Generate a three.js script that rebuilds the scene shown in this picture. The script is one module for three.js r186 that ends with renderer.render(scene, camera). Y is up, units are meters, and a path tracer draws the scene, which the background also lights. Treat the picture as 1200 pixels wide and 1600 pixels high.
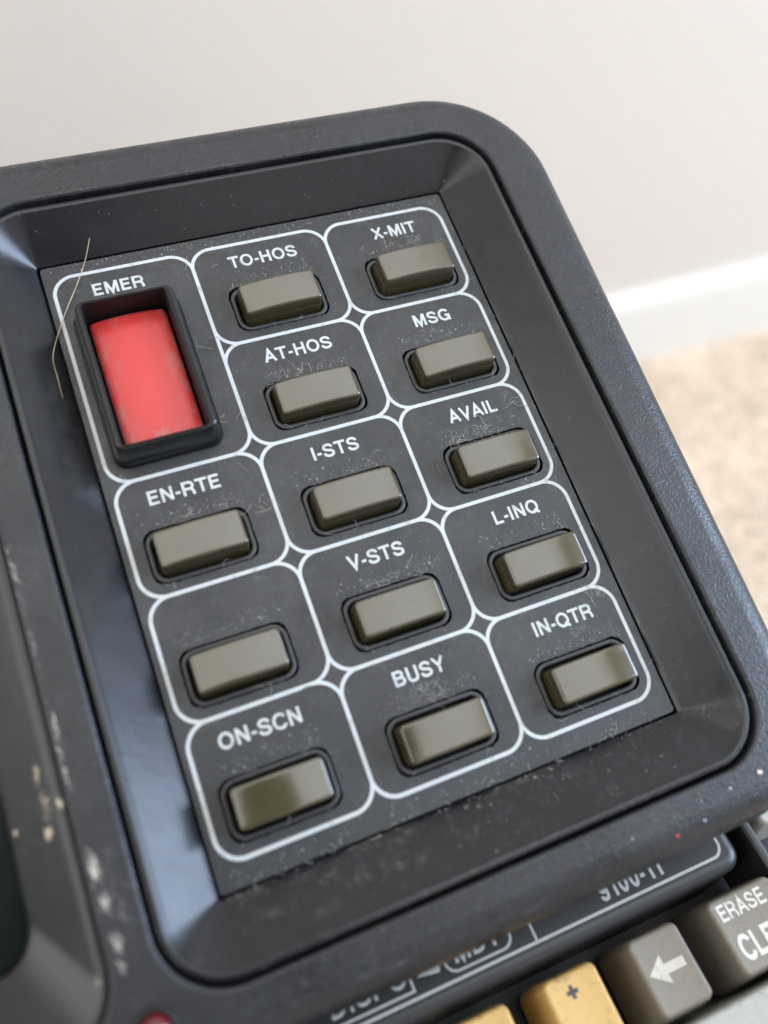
import * as THREE from 'three';
import { mergeGeometries } from 'three/addons/utils/BufferGeometryUtils.js';
import { RectAreaLightUniformsLib } from 'three/addons/lights/RectAreaLightUniformsLib.js';

/* ------------------------------------------------------------------ camera, light, exposure */
const U = 0.025;                       // one row of the status keypad, in metres; geometry is written in rows
const TILT = Math.PI / 6;              // slope of the keypad face
const PANEL = new THREE.Vector3(0, 0.338, 0);   // where the keypad's printed origin stands in the room
const scene = new THREE.Scene();
const toWorld = new THREE.Matrix4().makeRotationX(TILT).setPosition(PANEL);
const local = (u, v, w) => new THREE.Vector3(u, -w, v);          // u right, v down the face, w into the face
const camera = new THREE.PerspectiveCamera(62.49, 0.75, 0.01, 30);
const camRight = local(0.92217, 0.34754, -0.16974), camDown = local(-0.27552, 0.89828, 0.34231), camFwd = local(0.27145, -0.2689, 0.92413);
{
  const m = new THREE.Matrix4().makeBasis(camRight, camDown.clone().negate(), camFwd.clone().negate());
  m.setPosition(local(-1.0716, 4.7486, -6.5261).multiplyScalar(U));
  m.premultiply(toWorld);
  m.decompose(camera.position, camera.quaternion, camera.scale);
  camera.scale.set(1, 1, 1);
}
camera.focus = 7.55 * U;
camera.userData.fStop = 6.6;
scene.add(camera);
const renderer = new THREE.WebGLRenderer({ antialias: true });
renderer.setSize(768, 1024);
renderer.toneMapping = THREE.LinearToneMapping;
renderer.toneMappingExposure = 0.665;
renderer.shadowMap.enabled = true;
RectAreaLightUniformsLib.init();
function areaLight(x, y, z, tx, ty, tz, w, h, color, intensity) {
  const l = new THREE.RectAreaLight(color, intensity, w, h);
  l.position.set(x, y, z); l.lookAt(tx, ty, tz); scene.add(l);
  return l;
}
const CEIL = 2.2;
areaLight(0.2, CEIL - 0.05, 0.75, 0.2, 0, 0.75, 2.6, 2.1, new THREE.Color(1, 0.96, 0.87), 1.75);    // added ceiling panel, standing in for a brightly lit ceiling
areaLight(1.56, 0.97, 0.72, 0, 0.97, 0.72, 1.05, 1.05, new THREE.Color(0.59, 0.75, 1.0), 25);      // window on the right
areaLight(-1.16, 1.0, 0.22, 0, 1.0, 0.22, 0.9, 1.1, new THREE.Color(1, 0.98, 0.92), 3.6);      // window on the left

/* ------------------------------------------------------------------ helpers */
let seed = 12345;
const rnd = () => { seed = (seed + 0x6d2b79f5) | 0; let t = Math.imul(seed ^ (seed >>> 15), 1 | seed); t = (t + Math.imul(t ^ (t >>> 7), 61 | t)) ^ t; return ((t ^ (t >>> 14)) >>> 0) / 4294967296; };
const rr = (a, b) => a + (b - a) * rnd();
const clamp = THREE.MathUtils.clamp, smooth = THREE.MathUtils.smoothstep, lerp = THREE.MathUtils.lerp;

const used = {};
const numbered = (n) => { used[n] = (used[n] ?? -1) + 1; return used[n] ? `${n}_${String(used[n]).padStart(3, '0')}` : n; };
function tag(o, label, category, group, kind) {
  if (label) o.userData.label = label;
  if (category) o.userData.category = category;
  if (group) o.userData.group = group;
  if (kind) o.userData.kind = kind;
  return o;
}
function part(name, geo, mat, parent = scene) {
  const m = new THREE.Mesh(geo, mat);
  m.name = parent === scene ? numbered(name) : name; m.castShadow = m.receiveShadow = true;
  parent.add(m);
  return m;
}
// contour of a rounded rectangle in the u,v plane with outward directions; k points along each straight side
function roundRect(u0, v0, u1, v1, r, n = 8, k = 1) {
  const R = Array.isArray(r) ? r : [r, r, r, r];                     // top right, bottom right, bottom left, top left
  const cs = [[u1 - R[0], v0 + R[0], -90], [u1 - R[1], v1 - R[1], 0], [u0 + R[2], v1 - R[2], 90], [u0 + R[3], v0 + R[3], 180]];
  const out = [];
  cs.forEach(([cu, cv, a0], i) => {
    for (let j = 0; j <= n; j++) {
      const a = (a0 + 90 * j / n) * Math.PI / 180, c = Math.cos(a), s = Math.sin(a);
      out.push({ u: cu + R[i] * c, v: cv + R[i] * s, nu: c, nv: s });
    }
    const last = out[out.length - 1], nx = cs[(i + 1) % 4], an = (a0 + 90) * Math.PI / 180;
    const eu = nx[0] + R[(i + 1) % 4] * Math.cos(an), ev = nx[1] + R[(i + 1) % 4] * Math.sin(an);
    for (let j = 1; j < k; j++) out.push({ u: lerp(last.u, eu, j / k), v: lerp(last.v, ev, j / k), nu: last.nu, nv: last.nv });
  });
  return out;
}
const shift = (c, d) => c.map((p) => ({ u: p.u + p.nu * d, v: p.v + p.nv * d, nu: p.nu, nv: p.nv }));
// closed rings of [u, height, v] joined one to the next; sign says whether faces look outward (+1) or inward (-1)
function loft(rings, sign = 1, cap = false) {
  const n = rings[0].length, pos = [], uv = [], idx = [];
  for (const r of rings) for (const p of r) { pos.push(p[0], p[1], p[2]); uv.push(p[0], -p[2]); }
  for (let i = 0; i < rings.length - 1; i++) for (let j = 0; j < n; j++) {
    const a = i * n + j, b = i * n + (j + 1) % n;
    idx.push(a, b, a + n, b, b + n, a + n);
  }
  if (cap) {
    const last = rings[rings.length - 1], c = [0, 1, 2].map((q) => last.reduce((s, p) => s + p[q], 0) / n), at = pos.length / 3, base = (rings.length - 1) * n;
    pos.push(c[0], cap === true ? c[1] : cap, c[2]); uv.push(c[0], -c[2]);
    for (let j = 0; j < n; j++) idx.push(base + j, base + (j + 1) % n, at);
  }
  const g = new THREE.BufferGeometry();
  g.setAttribute('position', new THREE.Float32BufferAttribute(pos, 3));
  g.setAttribute('uv', new THREE.Float32BufferAttribute(uv, 2));
  g.setIndex(idx); g.computeVertexNormals();
  const N = g.attributes.normal; let dot = 0, cu = 0, cv = 0;
  rings[0].forEach((p) => { cu += p[0] / n; cv += p[2] / n; });
  for (let i = 0; i < n * rings.length; i++) dot += sign * ((pos[i * 3] - cu) * N.getX(i) + (pos[i * 3 + 2] - cv) * N.getZ(i)) + 0.2 * N.getY(i);
  if (dot < 0) {
    for (let i = 0; i < idx.length; i += 3) [idx[i], idx[i + 1]] = [idx[i + 1], idx[i]];
    g.setIndex(idx); g.computeVertexNormals();
  }
  return g;
}
const sweep = (contour, profile, sign = 1, cap = false) => loft(profile.map(([d, h]) => shift(contour, d).map((p) => [p.u, h, p.v])), sign, cap);
const quarter = (d0, h0, d1, h1, n = 5, convexTop = true) => Array.from({ length: n + 1 }, (_, i) => {   // a rounded edge from (d0,h0) level to (d1,h1) upright
  const a = i / n * Math.PI / 2;
  return convexTop ? [lerp(d0, d1, Math.sin(a)), lerp(h1, h0, Math.cos(a))] : [lerp(d1, d0, Math.cos(a)), lerp(h0, h1, Math.sin(a))];
});
function flat(contour, holes, h) {                                  // level face with holes, looking up
  const v2 = (c) => c.map((p) => new THREE.Vector2(p.u, p.v));
  let o = v2(contour); if (THREE.ShapeUtils.isClockWise(o)) o.reverse();
  const hs = holes.map(v2).map((x) => (THREE.ShapeUtils.isClockWise(x) ? x : x.reverse()));
  const tri = THREE.ShapeUtils.triangulateShape(o, hs), all = [o, ...hs].flat();
  const g = new THREE.BufferGeometry();
  g.setAttribute('position', new THREE.Float32BufferAttribute(all.flatMap((p) => [p.x, h, p.y]), 3));
  g.setAttribute('normal', new THREE.Float32BufferAttribute(all.flatMap(() => [0, 1, 0]), 3));
  g.setAttribute('uv', new THREE.Float32BufferAttribute(all.flatMap((p) => [p.x, -p.y]), 2));
  g.setIndex(tri.flatMap(([a, b, c]) => [a, c, b]));
  return g;
}
function box(u0, u1, h0, h1, v0, v1, b = 0.02) {                     // chamfered box
  const c = roundRect(u0, v0, u1, v1, b * 1.5, 3);
  return sweep(c, [[0, h0], [0, h1 - b], ...quarter(-b, h1, 0, h1 - b, 3).reverse()], 1, true);
}
const join = (...gs) => mergeGeometries(gs.map((g) => { const q = g.index ? g : g; return q; }));
const sized = (g) => { g.scale(U, U, U); return g; };                // rows to metres

/* ------------------------------------------------------------------ procedural textures */
function noise(size, cells, s0) {                                   // tiling value noise, 0..1
  const g = new Float32Array(cells * cells); let s = s0 * 7919 + 13;
  for (let i = 0; i < g.length; i++) { s = (Math.imul(s, 1664525) + 1013904223) | 0; g[i] = (s >>> 8) / 16777216; }
  const out = new Float32Array(size * size), f = cells / size;
  for (let y = 0; y < size; y++) {
    const fy = y * f, y0 = Math.floor(fy), ty = fy - y0, wy = ty * ty * (3 - 2 * ty), r0 = (y0 % cells) * cells, r1 = ((y0 + 1) % cells) * cells;
    for (let x = 0; x < size; x++) {
      const fx = x * f, x0 = Math.floor(fx), tx = fx - x0, wx = tx * tx * (3 - 2 * tx), a = x0 % cells, b = (x0 + 1) % cells;
      out[y * size + x] = (g[r0 + a] * (1 - wx) + g[r0 + b] * wx) * (1 - wy) + (g[r1 + a] * (1 - wx) + g[r1 + b] * wx) * wy;
    }
  }
  return out;
}
function fbm(size, cells, s, oct = 4, gain = 0.55) {
  const out = new Float32Array(size * size); let amp = 1, sum = 0;
  for (let o = 0; o < oct && cells <= size; o++, cells *= 2, amp *= gain) { const n = noise(size, cells, s + o); for (let i = 0; i < out.length; i++) out[i] += n[i] * amp; sum += amp; }
  for (let i = 0; i < out.length; i++) out[i] /= sum;
  return out;
}
function greyTexture(field, size, ru, rv = ru) {
  const d = new Uint8Array(size * size * 4);
  for (let i = 0; i < field.length; i++) { const c = clamp(Math.round(field[i] * 255), 0, 255); d.set([c, c, c, 255], i * 4); }
  const t = new THREE.DataTexture(d, size, size); t.wrapS = t.wrapT = THREE.RepeatWrapping; t.magFilter = THREE.LinearFilter; t.minFilter = THREE.LinearMipmapLinearFilter;
  t.repeat.set(ru, rv); t.needsUpdate = true;
  return t;
}
const N512 = { fine: fbm(512, 128, 3, 3, 0.7), mid: fbm(512, 24, 11, 4), coarse: fbm(512, 5, 29, 5) };
// a picture laid over the face from (u0,v0) to (u1,v1); paint(ctx) in rows, then each pixel through grain()
function faceTexture(W, H, u0, v0, u1, v1, paint, grain) {
  const c = document.createElement('canvas'); c.width = W; c.height = H;
  const g = c.getContext('2d'); g.save(); g.scale(W / (u1 - u0), H / (v1 - v0)); g.translate(-u0, -v0); paint(g); g.restore();
  if (grain) {
    const im = g.getImageData(0, 0, W, H), d = im.data;
    for (let y = 0; y < H; y++) for (let x = 0; x < W; x++) {
      const i = (y * W + x) * 4, k = grain(x, y, u0 + (x + 0.5) / W * (u1 - u0), v0 + (y + 0.5) / H * (v1 - v0), d[i]);
      for (let q = 0; q < 3; q++) d[i + q] = clamp(d[i + q] * k[0] + k[1], 0, 255);
    }
    g.putImageData(im, 0, 0);
  }
  const t = new THREE.CanvasTexture(c); t.colorSpace = THREE.SRGBColorSpace; t.magFilter = THREE.LinearFilter;
  t.repeat.set(1 / (u1 - u0), 1 / (v1 - v0)); t.offset.set(-u0 / (u1 - u0), 1 + v0 / (v1 - v0));
  return t;
}
const at512 = (f, x, y) => f[(y & 511) * 512 + (x & 511)];

/* ------------------------------------------------------------------ lettering: plain grotesque capitals drawn with strokes, cap height 1 */
const K = 0.5522847;
function ell(g, cx, cy, rx, ry, a0, a1, ccw) { g.ellipse(cx, cy, rx, ry, 0, a0, a1, ccw); }
const GL = {                                                        // [ink width, side gap, path(g)] with y down from the cap line; stroke t
  T: [0.8, 0.02, (g, t) => { g.moveTo(0, t / 2); g.lineTo(0.8, t / 2); g.moveTo(0.4, t / 2); g.lineTo(0.4, 1); }],
  H: [0.78, 0.09, (g, t) => { g.moveTo(t / 2, 0); g.lineTo(t / 2, 1); g.moveTo(0.78 - t / 2, 0); g.lineTo(0.78 - t / 2, 1); g.moveTo(t / 2, 0.48); g.lineTo(0.7, 0.48); }],
  E: [0.68, 0.08, (g, t) => { g.moveTo(0.68, t / 2); g.lineTo(t / 2, t / 2); g.lineTo(t / 2, 1 - t / 2); g.lineTo(0.68, 1 - t / 2); g.moveTo(t / 2, 0.48); g.lineTo(0.63, 0.48); }],
  L: [0.64, 0.08, (g, t) => { g.moveTo(t / 2, 0); g.lineTo(t / 2, 1 - t / 2); g.lineTo(0.64, 1 - t / 2); }],
  I: [0.18, 0.09, (g, t) => { g.moveTo(0.09, 0); g.lineTo(0.09, 1); }],
  1: [0.36, 0.12, (g, t) => { g.moveTo(0.27, 1); g.lineTo(0.27, 0.06); g.moveTo(0.27, 0.1); g.quadraticCurveTo(0.2, 0.26, 0, 0.27); }],
  '-': [0.32, 0.06, (g, t) => { g.moveTo(0, 0.62); g.lineTo(0.32, 0.62); }],
  '+': [0.6, 0.06, (g, t) => { g.moveTo(0, 0.5); g.lineTo(0.6, 0.5); g.moveTo(0.3, 0.2); g.lineTo(0.3, 0.8); }],
  V: [0.88, 0.01, (g, t) => { g.moveTo(0.09, 0); g.lineTo(0.44, 0.93); g.lineTo(0.79, 0); }],
  A: [0.9, 0.01, (g, t) => { g.moveTo(0.09, 1); g.lineTo(0.45, 0.07); g.lineTo(0.81, 1); g.moveTo(0.22, 0.68); g.lineTo(0.68, 0.68); }],
  X: [0.86, 0.01, (g, t) => { g.moveTo(0.1, 0); g.lineTo(0.76, 1); g.moveTo(0.76, 0); g.lineTo(0.1, 1); }],
  Y: [0.88, 0.01, (g, t) => { g.moveTo(0.1, 0); g.lineTo(0.44, 0.56); g.lineTo(0.78, 0); g.moveTo(0.44, 0.54); g.lineTo(0.44, 1); }],
  N: [0.78, 0.09, (g, t) => { g.moveTo(t / 2, 1); g.lineTo(t / 2, 0.02); g.moveTo(0.78 - t / 2, 0); g.lineTo(0.78 - t / 2, 0.98); g.moveTo(t / 2 + 0.01, 0.06); g.lineTo(0.77 - t / 2, 0.94); }],
  M: [0.94, 0.09, (g, t) => { g.moveTo(t / 2, 1); g.lineTo(t / 2, 0); g.moveTo(0.94 - t / 2, 0); g.lineTo(0.94 - t / 2, 1); g.moveTo(t / 2 + 0.03, 0.02); g.lineTo(0.47, 0.92); g.lineTo(0.91 - t / 2, 0.02); }],
  O: [0.94, 0.05, (g, t) => { ell(g, 0.47, 0.5, 0.47 - t / 2, 0.515 - t / 2, 0, 7); }],
  Q: [0.94, 0.05, (g, t) => { ell(g, 0.47, 0.5, 0.47 - t / 2, 0.515 - t / 2, 0, 7); g.moveTo(0.56, 0.72); g.lineTo(0.9, 1.02); }],
  C: [0.86, 0.05, (g, t) => { ell(g, 0.47, 0.5, 0.47 - t / 2, 0.515 - t / 2, -0.55, 0.55, true); }],
  G: [0.9, 0.05, (g, t) => { ell(g, 0.47, 0.5, 0.47 - t / 2, 0.515 - t / 2, -0.6, 0.55, true); g.moveTo(0.5, 0.55); g.lineTo(0.9 - t / 2, 0.55); g.lineTo(0.9 - t / 2, 1); }],
  0: [0.62, 0.07, (g, t) => { ell(g, 0.31, 0.5, 0.31 - t / 2, 0.51 - t / 2, 0, 7); }],
  9: [0.62, 0.07, (g, t) => { ell(g, 0.31, 0.33, 0.31 - t / 2, 0.33 - t / 2, 0, 7); g.moveTo(0.62 - t / 2, 0.33); g.bezierCurveTo(0.62 - t / 2, 0.7, 0.56, 0.92, 0.31, 0.92); g.bezierCurveTo(0.2, 0.92, 0.11, 0.86, 0.09, 0.74); }],
  U: [0.76, 0.08, (g, t) => { const r = 0.38 - t / 2; g.moveTo(t / 2, 0); g.lineTo(t / 2, 0.62); g.bezierCurveTo(t / 2, 0.85, 0.2, 0.93, 0.38, 0.93); g.bezierCurveTo(0.56, 0.93, 0.38 + r, 0.85, 0.38 + r, 0.62); g.lineTo(0.38 + r, 0); }],
  S: [0.8, 0.06, (g, t) => { g.moveTo(0.69, 0.31); g.bezierCurveTo(0.67, 0.15, 0.55, 0.085, 0.4, 0.085); g.bezierCurveTo(0.22, 0.085, 0.12, 0.17, 0.12, 0.28); g.bezierCurveTo(0.12, 0.43, 0.27, 0.46, 0.42, 0.5); g.bezierCurveTo(0.58, 0.54, 0.71, 0.58, 0.71, 0.72); g.bezierCurveTo(0.71, 0.85, 0.58, 0.915, 0.41, 0.915); g.bezierCurveTo(0.22, 0.915, 0.1, 0.83, 0.09, 0.67); }],
  R: [0.8, 0.08, (g, t) => { g.moveTo(t / 2, 1); g.lineTo(t / 2, t / 2); g.lineTo(0.48, t / 2); g.bezierCurveTo(0.78, t / 2, 0.78, 0.54, 0.48, 0.54); g.lineTo(t / 2, 0.54); g.moveTo(0.46, 0.54); g.bezierCurveTo(0.74, 0.55, 0.66, 0.85, 0.74, 1); }],
  P: [0.74, 0.08, (g, t) => { g.moveTo(t / 2, 1); g.lineTo(t / 2, t / 2); g.lineTo(0.46, t / 2); g.bezierCurveTo(0.74, t / 2, 0.74, 0.56, 0.46, 0.56); g.lineTo(t / 2, 0.56); }],
  D: [0.8, 0.08, (g, t) => { g.moveTo(t / 2, t / 2); g.lineTo(0.36, t / 2); g.bezierCurveTo(0.84, t / 2, 0.84, 1 - t / 2, 0.36, 1 - t / 2); g.lineTo(t / 2, 1 - t / 2); g.closePath(); }],
  B: [0.76, 0.08, (g, t) => { g.moveTo(t / 2, 0.48); g.lineTo(t / 2, t / 2); g.lineTo(0.42, t / 2); g.bezierCurveTo(0.7, t / 2, 0.7, 0.48, 0.42, 0.48); g.lineTo(t / 2, 0.48); g.lineTo(t / 2, 1 - t / 2); g.lineTo(0.44, 1 - t / 2); g.bezierCurveTo(0.76, 1 - t / 2, 0.76, 0.48, 0.42, 0.48); }],
};
function lettering(g, text, cu, base, cap, t = 0.175, wide = 1, align = 0.5) {
  let w = -0; const xs = [];
  [...text].forEach((ch, i) => { const [iw, sb] = GL[ch]; if (i) w += sb; xs.push(w); w += iw + (i < text.length - 1 ? sb : 0); });
  g.save(); g.translate(cu - w * cap * wide * align, base - cap); g.scale(cap * wide, cap); g.lineWidth = t; g.lineCap = 'butt'; g.lineJoin = 'miter';
  [...text].forEach((ch, i) => { g.save(); g.translate(xs[i], 0); g.beginPath(); GL[ch][2](g, t); g.stroke(); g.restore(); });
  g.restore();
}
function rrPath(g, u0, v0, u1, v1, r) { g.beginPath(); g.roundRect(u0, v0, u1 - u0, v1 - v0, r); }

/* ------------------------------------------------------------------ materials */
const std = (o) => new THREE.MeshPhysicalMaterial(o);
const grainBump = greyTexture(N512.fine, 512, 0.7);
const softBump = greyTexture(N512.mid, 512, 0.25);
const smudge = greyTexture(N512.coarse.map((x, i) => clamp(0.42 + (x - 0.5) * 0.5 + (N512.mid[i] - 0.5) * 0.35, 0, 1)), 512, 0.35);
const M = {
  tray: std({ color: new THREE.Color(0.02, 0.021, 0.023), roughness: 1, roughnessMap: greyTexture(N512.coarse.map((x, i) => clamp(0.29 + (x - 0.5) * 0.12 + (N512.mid[i] - 0.5) * 0.06, 0, 1)), 512, 0.3), bumpMap: softBump, bumpScale: 0.00004 }),
  black: std({ color: new THREE.Color(0.008, 0.008, 0.009), roughness: 0.6 }),
  guard: std({ color: new THREE.Color(0.009, 0.01, 0.011), roughness: 0.24 }),
  cap: std({ color: new THREE.Color(0.072, 0.065, 0.038), roughness: 0.12, ior: 1.8, bumpMap: softBump, bumpScale: 0.000005 }),
  body: std({ color: new THREE.Color(0.022, 0.023, 0.025), roughness: 0.6, bumpMap: grainBump, bumpScale: 0.0001 }),
};

/* ------------------------------------------------------------------ setting: carpet, wall, skirting, ceiling, window */
const ROOM = { x0: -1.2, x1: 1.6, z0: -0.328, z1: 2.2 };
{
  const S = 1024, a = fbm(S, 256, 5, 3, 0.8), b = fbm(S, 12, 8, 4), d = new Uint8Array(S * S * 4);
  for (let i = 0; i < S * S; i++) { const k = 0.8 + 0.42 * a[i] + 0.3 * (b[i] - 0.5); d.set([clamp(206 * k, 0, 255), clamp(186 * k, 0, 255), clamp(163 * k, 0, 255), 255], i * 4); }
  const map = new THREE.DataTexture(d, S, S); map.colorSpace = THREE.SRGBColorSpace; map.magFilter = THREE.LinearFilter; map.wrapS = map.wrapT = THREE.RepeatWrapping; map.repeat.set(3, 3); map.needsUpdate = true;
  const g = new THREE.PlaneGeometry(3.2, 2.53, 400, 320); g.rotateX(-Math.PI / 2);
  const p = g.attributes.position, n = a;
  for (let i = 0; i < p.count; i++) p.setY(i, (n[(i * 7919) % (S * S)] - 0.5) * 0.006);
  g.computeVertexNormals();
  const m = part('carpet_floor', g, std({ map, roughness: 1, sheen: 0.4, sheenRoughness: 0.8, sheenColor: new THREE.Color(0.5, 0.45, 0.4), bumpMap: greyTexture(N512.fine, 512, 8), bumpScale: 0.003 }));
  m.position.set(0, 0.026, 0.937); tag(m, null, null, null, 'structure');
  const paint = std({ color: new THREE.Color(0.60, 0.537, 0.468), roughness: 0.9, bumpMap: greyTexture(N512.mid, 512, 3), bumpScale: 0.0004 });
  const white = std({ color: new THREE.Color(0.78, 0.77, 0.74), roughness: 0.5 });
  const slab = (name, w, h, dd, x, y, z, mat = paint) => { const s = part(name, new THREE.BoxGeometry(w, h, dd), mat); s.position.set(x, y, z); return s; };
  tag(slab('wall', 3.4, CEIL + 0.02, 0.1, 0.1, CEIL / 2, ROOM.z0 - 0.05), 'plain pale beige painted wall behind the terminal', 'wall');
  tag(slab('wall', 0.1, CEIL + 0.02, 2.53, ROOM.x0 - 0.05, CEIL / 2, 0.937), null, null, null, 'structure');
  tag(slab('wall', 0.1, CEIL + 0.02, 2.53, ROOM.x1 + 0.05, CEIL / 2, 0.937), null, null, null, 'structure');
  tag(slab('wall', 3.4, CEIL + 0.02, 0.1, 0, CEIL / 2, ROOM.z1 + 0.05), null, null, null, 'structure');
  tag(slab('ceiling', 3.4, 0.1, 2.73, 0, CEIL + 0.065, 0.937, white), null, null, null, 'structure');
  // skirting board: a moulded section run along the wall
  const sh = new THREE.Shape(); const T = 0.014, BH = 0.065;
  sh.moveTo(0, 0); sh.lineTo(T, 0); sh.lineTo(T, BH - 0.016); sh.bezierCurveTo(T, BH - 0.006, T * 0.8, BH, T * 0.3, BH); sh.lineTo(0, BH); sh.closePath();
  const bg = new THREE.ExtrudeGeometry(sh, { depth: 2.79, bevelEnabled: false, curveSegments: 8 });
  bg.rotateY(-Math.PI / 2);
  const sk = part('skirting_board', bg, std({ color: new THREE.Color(0.69, 0.66, 0.59), roughness: 0.45 }));
  sk.position.set(1.595, 0.026, ROOM.z0);
  tag(sk, 'white painted skirting board along the foot of the beige wall', 'skirting board');
  // window whose reflection the plastic shows; added panel stands in for the bright ceiling
  const cl = new THREE.Group(); cl.name = 'added_ceiling_panel'; cl.position.set(0.2, CEIL, 0.75); scene.add(cl);
  part('glow_panel', new THREE.BoxGeometry(2.6, 0.02, 2.1), std({ color: 0xffffff, roughness: 0.6, emissive: new THREE.Color(1, 0.96, 0.87), emissiveIntensity: 0.25 }), cl).position.y = -0.02;
  tag(cl, 'large added glowing panel standing in for the bright ceiling mirrored in the button tops', 'added light panel');
  const glazing = (x, y, z, w, h0, color, side) => {
    const wi = new THREE.Group(); wi.name = numbered('window'); wi.position.set(x, y, z); scene.add(wi);
    part('pane', new THREE.BoxGeometry(0.01, h0, w), std({ color: 0x8899aa, roughness: 0.2, emissive: color, emissiveIntensity: 0.4 }), wi);
    for (const [y2, z2, h, w2] of [[h0 / 2 + 0.03, 0, 0.06, w + 0.12], [-h0 / 2 - 0.03, 0, 0.06, w + 0.12], [0, w / 2 + 0.03, h0, 0.06], [0, -w / 2 - 0.03, h0, 0.06]]) part('frame', new THREE.BoxGeometry(0.05, h, w2), white, wi).position.set(side * 0.015, y2, z2);
    return wi;
  };
  const wi = glazing(1.59, 0.97, 0.72, 1.05, 1.05, new THREE.Color(0.59, 0.75, 1), -1);
  tag(glazing(-1.19, 1.0, 0.22, 0.9, 1.1, new THREE.Color(1, 0.98, 0.95), 1), 'bright window with a white frame to the left of the terminal, lighting the wall', 'window');
  tag(wi, 'bright window with a white frame mirrored in the left slope of the keypad recess', 'window');
}

/* ------------------------------------------------------------------ the data terminal */
const term = new THREE.Group(); term.name = 'data_terminal'; term.position.copy(PANEL); term.rotation.x = TILT; scene.add(term);
tag(term, 'black plastic mobile data terminal with olive status buttons, red emergency button and keyboard below', 'data terminal');

const OPEN = roundRect(-1.73, -0.55, 3.03, 5.70, 0.5, 12, 1);          // opening for the keypad tray
const SCREEN = roundRect(-8.6, -0.55, -2.03, 5.72, [0.4, 0.42, 0.4, 0.4], 10, 1);
const RIM = 0.36;
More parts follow.
